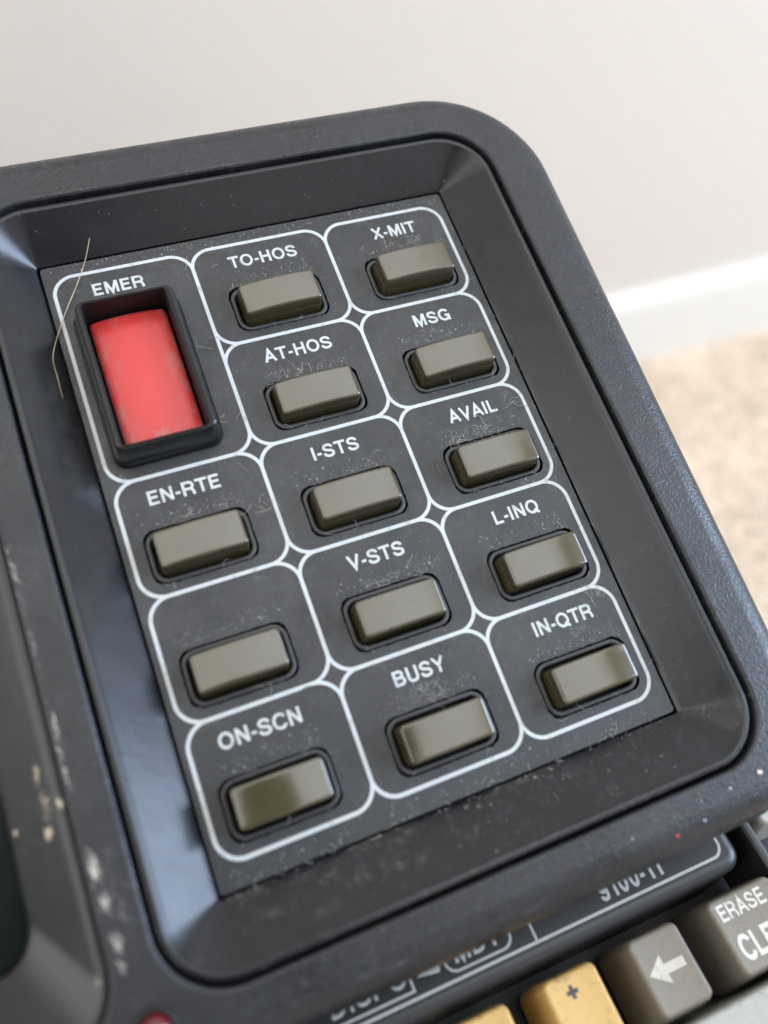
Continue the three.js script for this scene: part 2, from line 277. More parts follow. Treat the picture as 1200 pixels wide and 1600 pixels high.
// frame -------------------------------------------------------------
const outline = roundRect(-9.0, -0.83, 3.34, 5.88, [0.87, 0.6, 0.6, 0.87], 14, 6).map((p) => (p.u > 1 ? { ...p, u: p.u + 0.045 - 0.018 * p.v } : p));
{
  const specks = [];
  for (let i = 0; i < 600; i++) specks.push([rr(-2.6, 3.8), rr(-1.2, 6.5), rr(0.002, 0.008)]);
  const map = faceTexture(2048, 2048, -2.6, -1.3, 3.9, 6.6, (g) => {
    g.fillStyle = 'rgb(29,31,35)'; g.fillRect(-3, -2, 8, 10);
    g.lineCap = 'round';
    for (const [x, y, r] of specks) { g.fillStyle = `rgba(190,190,180,${rr(0.15, 0.6)})`; g.beginPath(); g.ellipse(x, y, r, r * rr(0.5, 1), rr(0, 3), 0, 7); g.fill(); }
    for (let i = 0; i < 1500; i++) { const e = rnd() < 0.75, x = e ? rr(3.06, 3.5) : rr(-1.9, 3.1), y = e ? rr(-0.6, 5.9) : rnd() < 0.5 ? rr(-0.85, -0.6) : rr(5.72, 6.0); g.fillStyle = `rgba(168,174,182,${rr(0.06, 0.34)})`; g.beginPath(); g.ellipse(x, y, rr(0.002, 0.005), rr(0.002, 0.008), rr(0, 3), 0, 7); g.fill(); }  // pale flecks painted in for the grain's glints, most on the right rim
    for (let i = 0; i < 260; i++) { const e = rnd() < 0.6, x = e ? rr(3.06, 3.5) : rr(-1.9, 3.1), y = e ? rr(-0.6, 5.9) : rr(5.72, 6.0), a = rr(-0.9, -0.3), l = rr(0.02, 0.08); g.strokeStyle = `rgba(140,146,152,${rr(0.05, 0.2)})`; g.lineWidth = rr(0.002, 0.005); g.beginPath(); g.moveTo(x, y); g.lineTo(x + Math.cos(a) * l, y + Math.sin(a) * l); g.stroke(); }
    // pale scuffs where the rib between screen and keypad has been rubbed
    const scuff = (x, y, w, h, n, al, col = '214,208,192') => { for (let i = 0; i < n; i++) { g.fillStyle = `rgba(${col},${rr(0.05, 0.75) * al})`; g.beginPath(); g.ellipse(x + (rnd() + rnd() - 1) * w, y + (rnd() + rnd() - 1) * h, rr(0.002, 0.007), rr(0.01, 0.05), rr(-0.7, 0.1), 0, 7); g.fill(); } };
    scuff(-1.99, 2.6, 0.02, 0.22, 26, 0.6); scuff(-1.985, 3.15, 0.02, 0.35, 26, 0.45); scuff(-1.98, 3.9, 0.025, 0.35, 46, 0.7); scuff(-1.97, 3.72, 0.012, 0.07, 8, 0.9);
    scuff(-1.955, 4.68, 0.04, 0.13, 90, 0.6); scuff(-1.94, 4.92, 0.045, 0.09, 60, 0.5); scuff(-1.93, 5.18, 0.04, 0.07, 44, 0.5); scuff(-1.86, 5.0, 0.09, 0.2, 60, 0.22); scuff(-1.87, 4.7, 0.08, 0.25, 40, 0.14); scuff(-1.94, 5.32, 0.025, 0.04, 12, 0.8);
    // rubbed front edge of the frame
    for (const [x, y, l, a] of [[-1.0, 5.97, 0.2, 0.35], [-0.5, 5.99, 0.12, 0.4], [-0.3, 6.02, 0.1, 0.5], [0.3, 6.02, 0.28, 0.4], [0.72, 6.05, 0.1, 0.55], [0.05, 5.98, 0.15, 0.3]])
      for (let i = 0; i < 26; i++) { g.strokeStyle = `rgba(150,153,158,${rr(0.03, a * 0.45)})`; g.lineWidth = rr(0.003, 0.009); const xx = x + (rnd() + rnd() - 1) * l * 1.3, yy = y - 0.04 + (rnd() + rnd() - 1) * 0.035; g.beginPath(); g.moveTo(xx, yy); g.lineTo(xx + rr(0.02, 0.07), yy + rr(-0.01, 0.01)); g.stroke(); }
    for (const [x, y, r, c] of [[2.79, 5.8, 0.022, '226,206,188'], [1.95, 5.97, 0.016, '190,70,66'], [2.5, 5.82, 0.012, '170,170,170'], [2.2, 5.95, 0.014, '150,152,160'], [1.6, 5.86, 0.01, '150,160,170']]) { g.fillStyle = `rgb(${c})`; g.beginPath(); g.ellipse(x, y, r, r * 0.7, 0.4, 0, 7); g.fill(); }
  }, (x, y, u, v, base) => { const f = at512(N512.fine, x, y), c = at512(N512.coarse, x >> 1, y >> 1), m = at512(N512.mid, x, y); return [0.8 + 0.4 * f, (c - 0.42) * 16 + (m > 0.62 ? (m - 0.62) * 60 : 0)]; });
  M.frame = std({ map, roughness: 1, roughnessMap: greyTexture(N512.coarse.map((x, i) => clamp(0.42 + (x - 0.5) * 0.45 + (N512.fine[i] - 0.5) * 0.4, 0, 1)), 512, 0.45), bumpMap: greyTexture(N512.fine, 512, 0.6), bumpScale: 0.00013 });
  const outer = sweep(outline, [...quarter(0, RIM, 0.25, 0.11, 9), [0.25, -0.4], [0.2, -1.2], [0.12, -3]], 1);
  const lip = (c, sgn = -1) => sweep(c, [...quarter(0.03, RIM, 0, RIM - 0.03, 4), [0, 0.2]].map(([d, h]) => [d, h]), -1);
  const top = flat(outline, [shift(OPEN, 0.03), shift(SCREEN, 0.03)], RIM);
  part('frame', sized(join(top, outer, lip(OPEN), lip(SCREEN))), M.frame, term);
}
// keypad tray ------------------------------------------------------
const PLATE = { u0: -1.275, u1: 2.555, v0: -0.135, v1: 5.19 };
{
  const bot = roundRect(PLATE.u0 - 0.012, PLATE.v0 - 0.012, PLATE.u1 + 0.012, PLATE.v1 + 0.012, 0.02, 12, 1);
  const lipIn = shift(OPEN, -0.115);
  const ring = (c, h) => c.map((p) => [p.u, h, p.v]);
  const rings = [];
  for (const [d, h] of [[-0.028, 0.18], [-0.028, 0.3], [-0.031, 0.309], [-0.038, 0.314], [-0.062, 0.315], [-0.074, 0.312], [-0.084, 0.304], [-0.09, 0.296]]) rings.push(ring(shift(OPEN, d), h));
  const start = shift(OPEN, -0.09);
  for (let i = 1; i <= 10; i++) { const t = i / 10; rings.push(start.map((p, j) => [lerp(p.u, bot[j].u, t), lerp(0.296, 0.0, t), lerp(p.v, bot[j].v, t)])); }
  rings.push(ring(bot, -0.008), ring(bot, -0.05));
  // uv in rows; crease is soft at the lip, so smooth normals serve
  const map = faceTexture(1536, 2048, -1.75, -0.6, 3.05, 5.75, (g) => {
    g.fillStyle = 'rgb(21,23,27)'; g.fillRect(-2, -1, 6, 8);
    g.lineCap = 'round';
    for (let i = 0; i < 420; i++) { const low = rnd() < 0.5, x = rr(-1.7, 3.0), y = low ? rr(5.2, 5.7) : rr(-0.55, 5.7); g.fillStyle = `rgba(150,147,140,${rr(0.06, 0.35)})`; const r = rr(0.002, 0.008); g.beginPath(); g.ellipse(x, y, r, r * rr(0.5, 1.4), rr(0, 3), 0, 7); g.fill(); }
    for (let i = 0; i < 160; i++) { const x = rr(-1.5, 2.8), y = rnd() < 0.6 ? rr(5.22, 5.42) : rr(-0.5, 5.6); g.strokeStyle = `rgba(150,146,138,${rr(0.08, 0.3)})`; g.lineWidth = rr(0.003, 0.012); g.beginPath(); g.moveTo(x, y); g.lineTo(x + rr(-0.05, 0.05), y + rr(-0.03, 0.06)); g.stroke(); }
    for (let k = 0; k < 26; k++) { const cx = rr(-1.2, k < 16 ? 0.9 : 2.4), cy = 5.2 + Math.pow(rnd(), 1.6) * 0.34, n = 10 + rnd() * 22; for (let i = 0; i < n; i++) { g.fillStyle = `rgba(${k % 3 ? '118,113,104' : '150,140,122'},${rr(0.03, 0.2)})`; g.beginPath(); g.ellipse(cx + (rnd() + rnd() - 1) * 0.12, cy + (rnd() + rnd() - 1) * 0.06, rr(0.003, 0.03), rr(0.002, 0.014), rr(-0.6, 0.6), 0, 7); g.fill(); } }
    for (let i = 0; i < 120; i++) { const x = rr(-1.27, 2.55); g.fillStyle = `rgba(158,148,130,${rr(0.1, 0.5)})`; g.beginPath(); g.ellipse(x, 5.2 + rnd() * 0.02, rr(0.004, 0.016), rr(0.002, 0.006), 0, 0, 7); g.fill(); }
    for (let i = 0; i < 70; i++) { const x = rr(-1.2, 3.0); g.fillStyle = `rgba(128,112,92,${rr(0.06, 0.3)})`; g.beginPath(); g.ellipse(x, 5.62 + rnd() * 0.05, rr(0.006, 0.03), rr(0.002, 0.007), 0, 0, 7); g.fill(); }
    for (let i = 0; i < 240; i++) { const x = rr(-1.7, 3.0), y = rr(-0.55, 5.7), a = rr(0, 6.3), l = rr(0.02, 0.09); g.strokeStyle = `rgba(${rnd() < 0.3 ? '8,8,8' : '128,128,128'},${rr(0.03, 0.14)})`; g.lineWidth = rr(0.0025, 0.006); g.beginPath(); g.moveTo(x, y); g.lineTo(x + Math.cos(a) * l, y + Math.sin(a) * l); g.stroke(); }
    // dull greasy stain beside the emergency button
    for (let i = 0; i < 90; i++) { g.fillStyle = `rgba(62,58,52,${rr(0.03, 0.12)})`; g.beginPath(); g.ellipse(-1.38 + rr(-0.08, 0.08), 1.45 + rr(-0.7, 0.7), rr(0.02, 0.08), rr(0.05, 0.14), 0.2, 0, 7); g.fill(); }
    for (const [x, y, r] of [[1.2, 5.24, 0.016], [1.35, 5.23, 0.014], [2.62, -0.2, 0.01], [0.6, 5.25, 0.016]]) { g.fillStyle = 'rgba(180,168,148,0.55)'; g.beginPath(); g.ellipse(x, y, r, r * 0.6, 0.3, 0, 7); g.fill(); }
  }, (x, y, u, v) => { const m = at512(N512.mid, x, y), c = at512(N512.coarse, x >> 1, y >> 1); return [0.88 + 0.24 * at512(N512.fine, x, y), (c - 0.45) * 14 + (m > 0.6 ? (m - 0.6) * 70 * (v > 5 ? 1 : 0.35) : 0)]; });
  M.tray.map = map; M.tray.color.set(1, 1, 1);
  const tr = part('keypad_tray', sized(loft(rings, -1)), M.tray, term);
  const floor = flat(shift(OPEN, 0.2), [], -0.2);
  part('inner_floor', sized(floor), M.black, term);
}
// printed overlay --------------------------------------------------
const BU = [-0.66, 0.645, 1.95], LX = [-1.2, 0, 1.264, 2.459];
const BUTTONS = [];
for (let r = 0; r < 5; r++) for (let c = 0; c < 3; c++) if (!(c === 0 && r < 2)) BUTTONS.push([c, r]);
const WORDS = [[null, 'TO-HOS', 'X-MIT'], [null, 'AT-HOS', 'MSG'], ['EN-RTE', 'I-STS', 'AVAIL'], [null, 'V-STS', 'L-INQ'], ['ON-SCN', 'BUSY', 'IN-QTR']];
const SLOT = (c, r, hu = 0.44, hv = 0.243, rad = 0.1, n = 6, k = 1) => roundRect(BU[c] - hu, r + 0.68 - hv, BU[c] + hu, r + 0.68 + hv, rad, n, k);
const EM = { u: -0.665, v: 1.18 };
{
  const W = 1474, H = 2048;
  const map = faceTexture(W, H, PLATE.u0, PLATE.v0, PLATE.u1, PLATE.v1, (g) => {
    g.fillStyle = 'rgb(39,41,43)'; g.fillRect(-2, -1, 6, 8);
    g.strokeStyle = g.fillStyle = 'rgb(186,191,192)'; g.lineWidth = 0.0315;
    for (let r = 0; r < 5; r++) for (let c = 0; c < 3; c++) {
      if (c === 0 && r === 1) continue;
      rrPath(g, LX[c], r, LX[c + 1], r + (c === 0 && r === 0 ? 2 : 1), 0.19); g.stroke();
      if (WORDS[r][c]) lettering(g, WORDS[r][c], BU[c], r + 0.246, 0.124, 0.19);
    }
    lettering(g, 'EMER', -0.665, 0.243, 0.122, 0.195);
    // dust lying on the plate, thickest just above the buttons and along the top edge
    g.lineCap = 'round';
    const speck = (x, y, s, a) => { g.fillStyle = `rgba(${200 + rr(-20, 20)},${196 + rr(-20, 20)},${184 + rr(-20, 20)},${a})`; g.beginPath(); g.ellipse(x, y, s, s * rr(0.4, 1), rr(0, 3), 0, 7); g.fill(); };
    for (let i = 0; i < 650; i++) speck(rr(-1.27, 2.55), rr(-0.13, 5.19), rr(0.0015, 0.0055), rr(0.1, 0.55));
    for (const [c, r] of BUTTONS) {
      for (let i = 0; i < 60; i++) speck(BU[c] + rr(-0.42, 0.42), r + 0.43 - Math.abs(rnd() + rnd() - 1) * 0.16, rr(0.002, 0.008), rr(0.15, 0.7));
      for (let i = 0; i < 16; i++) { g.strokeStyle = `rgba(176,172,162,${rr(0.08, 0.32)})`; g.lineWidth = rr(0.003, 0.007); const x = BU[c] + rr(-0.4, 0.4), y = r + rr(0.28, 0.46); g.beginPath(); g.moveTo(x, y); g.quadraticCurveTo(x + rr(-0.03, 0.03), y + rr(-0.03, 0.03), x + rr(-0.06, 0.06), y + rr(-0.05, 0.05)); g.stroke(); }
    }
    for (let i = 0; i < 220; i++) speck(-0.66 + rr(-0.55, 0.6), 1.1 + rr(-1.0, 0.9), rr(0.002, 0.008), rr(0.12, 0.5));
    for (let i = 0; i < 200; i++) speck(rr(-1.2, 2.5), rr(-0.13, -0.02), rr(0.002, 0.009), rr(0.15, 0.6));
    for (let i = 0; i < 170; i++) speck(rr(-1.2, 2.5), rr(5.03, 5.18), rr(0.002, 0.009), rr(0.15, 0.6));
    for (const [cu, cv, n, sp] of [[1.98, 2.36, 26, 0.2], [1.72, 2.42, 12, 0.1], [1.98, 0.33, 18, 0.22], [0.7, 4.36, 20, 0.2], [2.3, 2.12, 8, 0.08], [2.35, 4.05, 10, 0.1], [0.6, 1.4, 12, 0.2], [-0.1, 2.55, 10, 0.12], [0.68, 3.4, 12, 0.16], [-0.7, 2.42, 10, 0.25], [1.95, 1.4, 12, 0.25]])
      for (let i = 0; i < n; i++) { const x = cu + (rnd() + rnd() - 1) * sp, y = cv + (rnd() + rnd() - 1) * sp * 0.45, a = rr(0, 6.3), l = rr(0.02, 0.08), b = a + rr(-1.6, 1.6); g.strokeStyle = `rgba(186,180,168,${rr(0.15, 0.55)})`; g.lineWidth = rr(0.002, 0.006); g.beginPath(); g.moveTo(x, y); g.quadraticCurveTo(x + Math.cos(a) * l, y + Math.sin(a) * l, x + Math.cos(a) * l + Math.cos(b) * l * 0.7, y + Math.sin(a) * l + Math.sin(b) * l * 0.7); g.stroke(); }
    // wiped smears and short rubs
    for (let i = 0; i < 130; i++) { const x = rr(-1.2, 2.5), y = rr(0, 5.1); g.strokeStyle = `rgba(150,150,148,${rr(0.04, 0.16)})`; g.lineWidth = rr(0.004, 0.02); g.beginPath(); g.moveTo(x, y); g.lineTo(x + rr(-0.05, 0.05), y + rr(-0.1, 0.1)); g.stroke(); }
    for (const [x, y] of [[2.05, 4.3], [0.58, 4.33], [0.72, 4.29], [-0.4, 2.4], [1.05, 3.37], [2.32, 4.08], [2.15, 2.95]]) for (let i = 0; i < 30; i++) { g.fillStyle = `rgba(180,176,168,${rr(0.05, 0.3)})`; g.beginPath(); g.ellipse(x + (rnd() + rnd() - 1) * 0.12, y + (rnd() + rnd() - 1) * 0.06, rr(0.004, 0.02), rr(0.002, 0.008), rr(0, 3), 0, 7); g.fill(); }
    g.strokeStyle = 'rgba(24,24,25,0.5)'; g.lineWidth = 0.012; g.beginPath(); g.ellipse(-0.23, 4.06, 0.07, 0.05, 0, 0, 7); g.stroke();
    g.fillStyle = 'rgba(22,22,22,0.9)'; g.beginPath(); g.ellipse(1.72, 1.275, 0.014, 0.01, 0, 0, 7); g.fill();
  }, (x, y, u, v, base) => {
    const f = at512(N512.fine, x, y), m = at512(N512.mid, x, y), c = at512(N512.coarse, x >> 1, y >> 1), s = at512(N512.fine, x * 3, y >> 4);
    return base > 120 ? [0.97 + 0.06 * f - (f > 0.68 ? 0.1 : 0) - clamp((m - 0.66) * 1.2, 0, 0.1), 0] : [0.86 + 0.26 * f, (c - 0.45) * 22 + (s - 0.5) * 12 + (m > 0.6 ? (m - 0.6) * 60 : 0)];
  });
  M.plate = std({ map, roughness: 1, roughnessMap: greyTexture(N512.coarse.map((x, i) => clamp(0.46 + (x - 0.5) * 0.3 + (N512.mid[i] - 0.5) * 0.25, 0, 1)), 512, 0.4), bumpMap: greyTexture(N512.fine, 512, 1.2, 0.12), bumpScale: 0.00003 });
  const edge = roundRect(PLATE.u0 + 0.012, PLATE.v0 + 0.012, PLATE.u1 - 0.012, PLATE.v1 - 0.012, 0.03, 3, 1);
  // the punched slots are a little ragged
  const rag = (c, q) => { const a = Array.from({ length: 40 }, () => rr(-1, 1)); return c.map((p, i) => ({ ...p, u: p.u + p.nu * a[i % 40] * q, v: p.v + p.nv * a[(i * 7) % 40] * q })); };
  const holes = BUTTONS.map(([c, r]) => rag(SLOT(c, r, 0.429, 0.232, 0.1, 8, 40), 0.0045));
  const emHole = roundRect(EM.u - 0.4, EM.v - 0.69, EM.u + 0.4, EM.v + 0.66, 0.05, 4, 1);
  const gs = [flat(edge, [...holes, emHole], 0), sweep(edge, [[0, 0], [0, -0.045]], 1)];
  for (const h of holes) gs.push(loft([h.map((p) => [p.u, 0, p.v]), h.map((p) => [p.u, -0.03, p.v])], -1));
  part('overlay_panel', sized(join(...gs)), M.plate, term);
}
// status buttons ---------------------------------------------------
{
  M.collar = std({ color: new THREE.Color(0.028, 0.029, 0.031), roughness: 0.42, bumpMap: softBump, bumpScale: 0.00002 });
  const collarC = roundRect(-0.372, -0.178, 0.372, 0.178, 0.07, 6, 1);
  const collar = sized(join(
    sweep(collarC, [[0.002, -0.2], [0.002, -0.02], [0.008, -0.006], [0.016, -0.001], [0.034, -0.001], [0.042, -0.006], [0.047, -0.02], [0.047, -0.2]], 1)));
  const capGeo = () => {
    const crown = (u) => 0.025 * (1 - (u / 0.34) ** 2);
    const base = roundRect(-0.345, -0.148, 0.345, 0.148, 0.03, 5, 18);
    const ring = (d, h, t) => shift(base, d).map((p) => [p.u, h + crown(p.u) * t, p.v]);
    const rings = [ring(0.016, -0.12, 0), ring(0.01, 0.0, 0.6), ring(0.004, 0.12, 1), ring(0.0025, 0.146, 1), ring(0.002, 0.155, 1), ring(0.0005, 0.163, 1), ring(-0.004, 0.1695, 1), ring(-0.0105, 0.1735, 1), ring(-0.018, 0.175, 1), ring(-0.023, 0.1752, 1), ring(-0.03, 0.1753, 1)];
    const top = shift(base, -0.03);
    for (const s of [0.94, 0.85, 0.72, 0.56, 0.38, 0.2, 0.06]) rings.push(top.map((p) => [p.u * s, 0.1753 + crown(p.u * s), p.v * s]));
    const g = loft(rings, 1, 0.175 + crown(0));
    return sized(g);
  };
  const cg = capGeo();
  M.cap.color.set(1, 1, 1);
  M.cap.map = faceTexture(1024, 1024, -3, -3, 3, 3, (g) => {
    g.fillStyle = 'rgb(64,59,38)'; g.fillRect(-4, -4, 8, 8);
    for (let i = 0; i < 500; i++) { g.fillStyle = `rgba(${rnd() < 0.4 ? '40,36,26' : '170,164,146'},${rr(0.1, 0.5)})`; g.beginPath(); g.ellipse(rr(-3, 3), rr(-3, 3), rr(0.003, 0.009), rr(0.002, 0.006), rr(0, 3), 0, 7); g.fill(); }
    for (let i = 0; i < 90; i++) { g.fillStyle = `rgba(48,44,34,${rr(0.06, 0.3)})`; const x = rr(-3, 3), y = rr(-3, 3); for (let k = 0; k < 8; k++) { g.beginPath(); g.ellipse(x + rr(-0.06, 0.06), y + rr(-0.04, 0.04), rr(0.005, 0.03), rr(0.004, 0.015), rr(0, 3), 0, 7); g.fill(); } }
  }, (x, y) => [0.94 + 0.12 * at512(N512.mid, x, y), 0]);
  M.cap.map.wrapS = M.cap.map.wrapT = THREE.RepeatWrapping;
  M.cap.roughness = 1; M.cap.roughnessMap = greyTexture(N512.coarse.map((x, i) => clamp(0.145 + Math.max(0, x - 0.48) * 0.5 + (N512.mid[i] - 0.5) * 0.05, 0.06, 1)), 512, 0.4);
  for (const [c, r] of BUTTONS) {
    const b = new THREE.Group(); b.name = 'button'; b.position.set(BU[c] * U, 0, (r + 0.68) * U); term.add(b);
    part('collar', collar, M.collar, b);
    const own = cg.clone(), uvs = own.attributes.uv, du = rr(-2.4, 2.4), dv = rr(-2.4, 2.4);      // every cap is worn differently
    for (let i = 0; i < uvs.count; i++) uvs.setXY(i, uvs.getX(i) + du, uvs.getY(i) + dv);
    const cap = part('cap', own, M.cap, b);
    cap.rotation.set(rr(-0.022, 0.022), rr(-0.01, 0.01), rr(-0.022, 0.022)); cap.position.y = rr(-0.0003, 0.0003);
  }
}
// emergency button -------------------------------------------------
{
  const eb = new THREE.Group(); eb.name = 'emergency_button'; eb.position.set(EM.u * U, 0, EM.v * U); term.add(eb);
  tag(eb, 'large red emergency button in a raised black guard');
  const o = roundRect(-0.41, -0.72, 0.405, 0.66, 0.07, 7, 1), i = roundRect(-0.36, -0.69, 0.335, 0.63, 0.03, 7, 1);
  const g1 = sweep(o, [[0.05, 0.0], [0.045, 0.06], [0.03, 0.075], [0.008, 0.24], [0.0, 0.268], [-0.012, 0.281], [-0.028, 0.285]], 1);
  const rim = loft([shift(o, -0.028).map((p) => [p.u, 0.285, p.v]), shift(i, 0.012).map((p) => [p.u, 0.284, p.v]), shift(i, 0.003).map((p) => [p.u, 0.276, p.v]), i.map((p) => [p.u, 0.26, p.v]), i.map((p) => [p.u, -0.15, p.v])], -1);
  part('guard', sized(g1), M.guard, eb); part('guard_lining', sized(rim), std({ color: new THREE.Color(0.008, 0.008, 0.009), roughness: 0.6, specularIntensity: 0.6 }), eb);
  const S = 512, d = new Uint8Array(S * S * 4), n1 = fbm(S, 10, 41, 5), n2 = fbm(S, 128, 47, 2, 0.8);
  for (let y = 0; y < S; y++) for (let x = 0; x < S; x++) {
    const i2 = y * S + x, ed = Math.min(x, S - 1 - x, (y) * 1.9, (S - 1 - y) * 1.9) / S;
    const film = smooth(n1[i2] * 0.9 + n2[i2] * 0.3 - ed * 1.1, 0.34, 0.78) * 0.85, grit = n2[i2] > 0.72 && ed < 0.08 ? 0.6 : 0;
    const r = lerp(203, 182, film), g = lerp(54, 104, film), b = lerp(52, 99, film);
    d.set([r * (1 - grit * 0.5), g * (1 - grit * 0.4), b * (1 - grit * 0.4), 255], i2 * 4);
  }
  const map = new THREE.DataTexture(d, S, S); map.colorSpace = THREE.SRGBColorSpace; map.magFilter = THREE.LinearFilter; map.needsUpdate = true; map.repeat.set(1 / 0.68, 1 / 1.32); map.offset.set(0.51, 0.48);
  const c = roundRect(-0.34, -0.672, 0.32, 0.612, 0.04, 5, 14), cr = (u, v) => 0.035 * (1 - (u / 0.33) ** 2) + 0.02 * (1 - (v / 0.62) ** 2);
  const ring = (d2, h, t) => shift(c, d2).map((p) => [p.u, h + cr(p.u, p.v) * t, p.v]);
  const rings = [ring(0, -0.14, 0), ring(0, 0.0, 1), ring(-0.006, 0.015, 1), ring(-0.018, 0.026, 1), ring(-0.035, 0.03, 1)], top = shift(c, -0.035);
  for (const s of [0.9, 0.75, 0.55, 0.35, 0.15]) rings.push(top.map((p) => [p.u * s, 0.03 + cr(p.u * s, p.v * s), p.v * s]));
  part('cap', sized(loft(rings, 1, 0.03 + cr(0, 0))), std({ map, roughness: 0.3, bumpMap: greyTexture(N512.mid, 512, 1), bumpScale: 0.00002 }), eb);
}
// screen recess, glass, status light --------------------------------
{
  const inner = roundRect(-8.2, -0.1, -2.46, 5.16, 0.3, 10, 1);
  const rings = [];
  for (const [d, h] of [[-0.008, 0.2], [-0.008, 0.325], [-0.014, 0.338], [-0.04, 0.335], [-0.07, 0.32]]) rings.push(shift(SCREEN, d).map((p) => [p.u, h, p.v]));
  const st = shift(SCREEN, -0.07);
  for (let i = 1; i <= 8; i++) { const t = i / 8; rings.push(st.map((p, j) => [lerp(p.u, inner[j].u, t), lerp(0.32, 0.02, t), lerp(p.v, inner[j].v, t)])); }
  for (const [d, h] of [[-0.02, 0.0], [-0.035, -0.03], [-0.04, -0.12]]) rings.push(shift(inner, d).map((p) => [p.u, h, p.v]));
  const rmap = faceTexture(1024, 2048, -3.0, -0.6, -1.9, 5.9, (g) => {
    g.fillStyle = 'rgb(27,28,28)'; g.fillRect(-4, -2, 4, 9);
    for (const [x, y, w, h, n, a] of [[-2.18, 4.0, 0.03, 0.09, 40, 0.45], [-2.17, 4.2, 0.05, 0.12, 60, 0.45], [-2.19, 4.38, 0.035, 0.05, 46, 0.7], [-2.07, 4.23, 0.02, 0.04, 20, 0.6], [-2.43, 4.3, 0.015, 0.03, 14, 0.7], [-2.1, 5.35, 0.02, 0.03, 10, 0.5], [-2.3, 4.3, 0.15, 0.4, 60, 0.15], [-2.2, 2.9, 0.12, 0.7, 60, 0.12]])
      for (let i = 0; i < n; i++) { g.fillStyle = `rgba(196,180,156,${rr(0.05, 0.8) * a})`; g.beginPath(); g.ellipse(x + (rnd() + rnd() - 1) * w, y + (rnd() + rnd() - 1) * h, rr(0.004, 0.014), rr(0.004, 0.03), rr(-1, 1), 0, 7); g.fill(); }
  }, (x, y) => [0.9 + 0.2 * at512(N512.fine, x, y), (at512(N512.coarse, x, y) - 0.45) * 14]);
  M.recess = std({ map: rmap, roughness: 0.3, bumpMap: softBump, bumpScale: 0.00006 });
  part('screen_bezel', sized(loft(rings, -1)), M.recess, term);
  const cx = -5.33, cz = 2.53, c = roundRect(-8.3, -0.2, -2.5, 5.12, 0.3, 8, 10), cr = (u, v) => 0.25 - 0.02 * ((u - cx) ** 2 + (v - cz) ** 2);
  const gl = [];
  for (const s of [1, 0.85, 0.65, 0.4, 0.15]) gl.push(c.map((p) => { const u = cx + (p.u - cx) * s, v = cz + (p.v - cz) * s; return [u, cr(u, v) - 0.2, v]; }));
  part('screen_glass', sized(loft(gl, 1, cr(cx, cz) - 0.2)), std({ color: new THREE.Color(0.002, 0.008, 0.006), roughness: 0.3, specularIntensity: 0.3 }), term);
  const led = new THREE.Group(); led.name = 'status_light'; led.position.set(-1.845 * U, RIM * U, 5.74 * U); term.add(led);
  tag(led, 'small round red status light at the foot of the rib');
  const L = []; for (let i = 0; i <= 8; i++) { const a = i / 8 * Math.PI / 2; L.push(new THREE.Vector2(Math.cos(a) * 0.105 * U, (0.01 + Math.sin(a) * 0.09) * U)); }
  part('lens', new THREE.LatheGeometry(L, 28), std({ color: new THREE.Color(0.1, 0.006, 0.008), roughness: 0.12, clearcoat: 0.6 }), led);
  const B = [[0.108, 0.0], [0.108, 0.018], [0.118, 0.028], [0.135, 0.026], [0.142, 0.0]].map(([x, y]) => new THREE.Vector2(x * U, y * U));
  part('bezel_ring', new THREE.LatheGeometry(B, 28), M.black, led);
}
// housing under the frame -------------------------------------------
{
  const g = new THREE.Shape();                                      // side section in the room: z across, y up
  const P = (u, h, v) => { const q = new THREE.Vector3(0, h * U, v * U).applyMatrix4(toWorld); return [q.z, q.y]; };
  const a = P(0, -1.2, -0.95), b = P(0, -1.2, 6.0), c2 = P(0, -3.2, 6.0);
  g.moveTo(-0.14, 0.032); g.lineTo(-0.14, a[1] - 0.06); g.lineTo(a[0] + 0.004, a[1]); g.lineTo(b[0], b[1]); g.lineTo(c2[0], c2[1]); g.lineTo(0.2, 0.08); g.lineTo(0.2, 0.032); g.closePath();
  const e = new THREE.ExtrudeGeometry(g, { depth: 12.1 * U, bevelEnabled: true, bevelSize: 0.003, bevelThickness: 0.003, bevelSegments: 2 });
  e.rotateY(-Math.PI / 2); e.translate(3.2 * U, 0, 0);
  e.applyMatrix4(toWorld.clone().invert());
  part('housing', e, M.body, term);
}

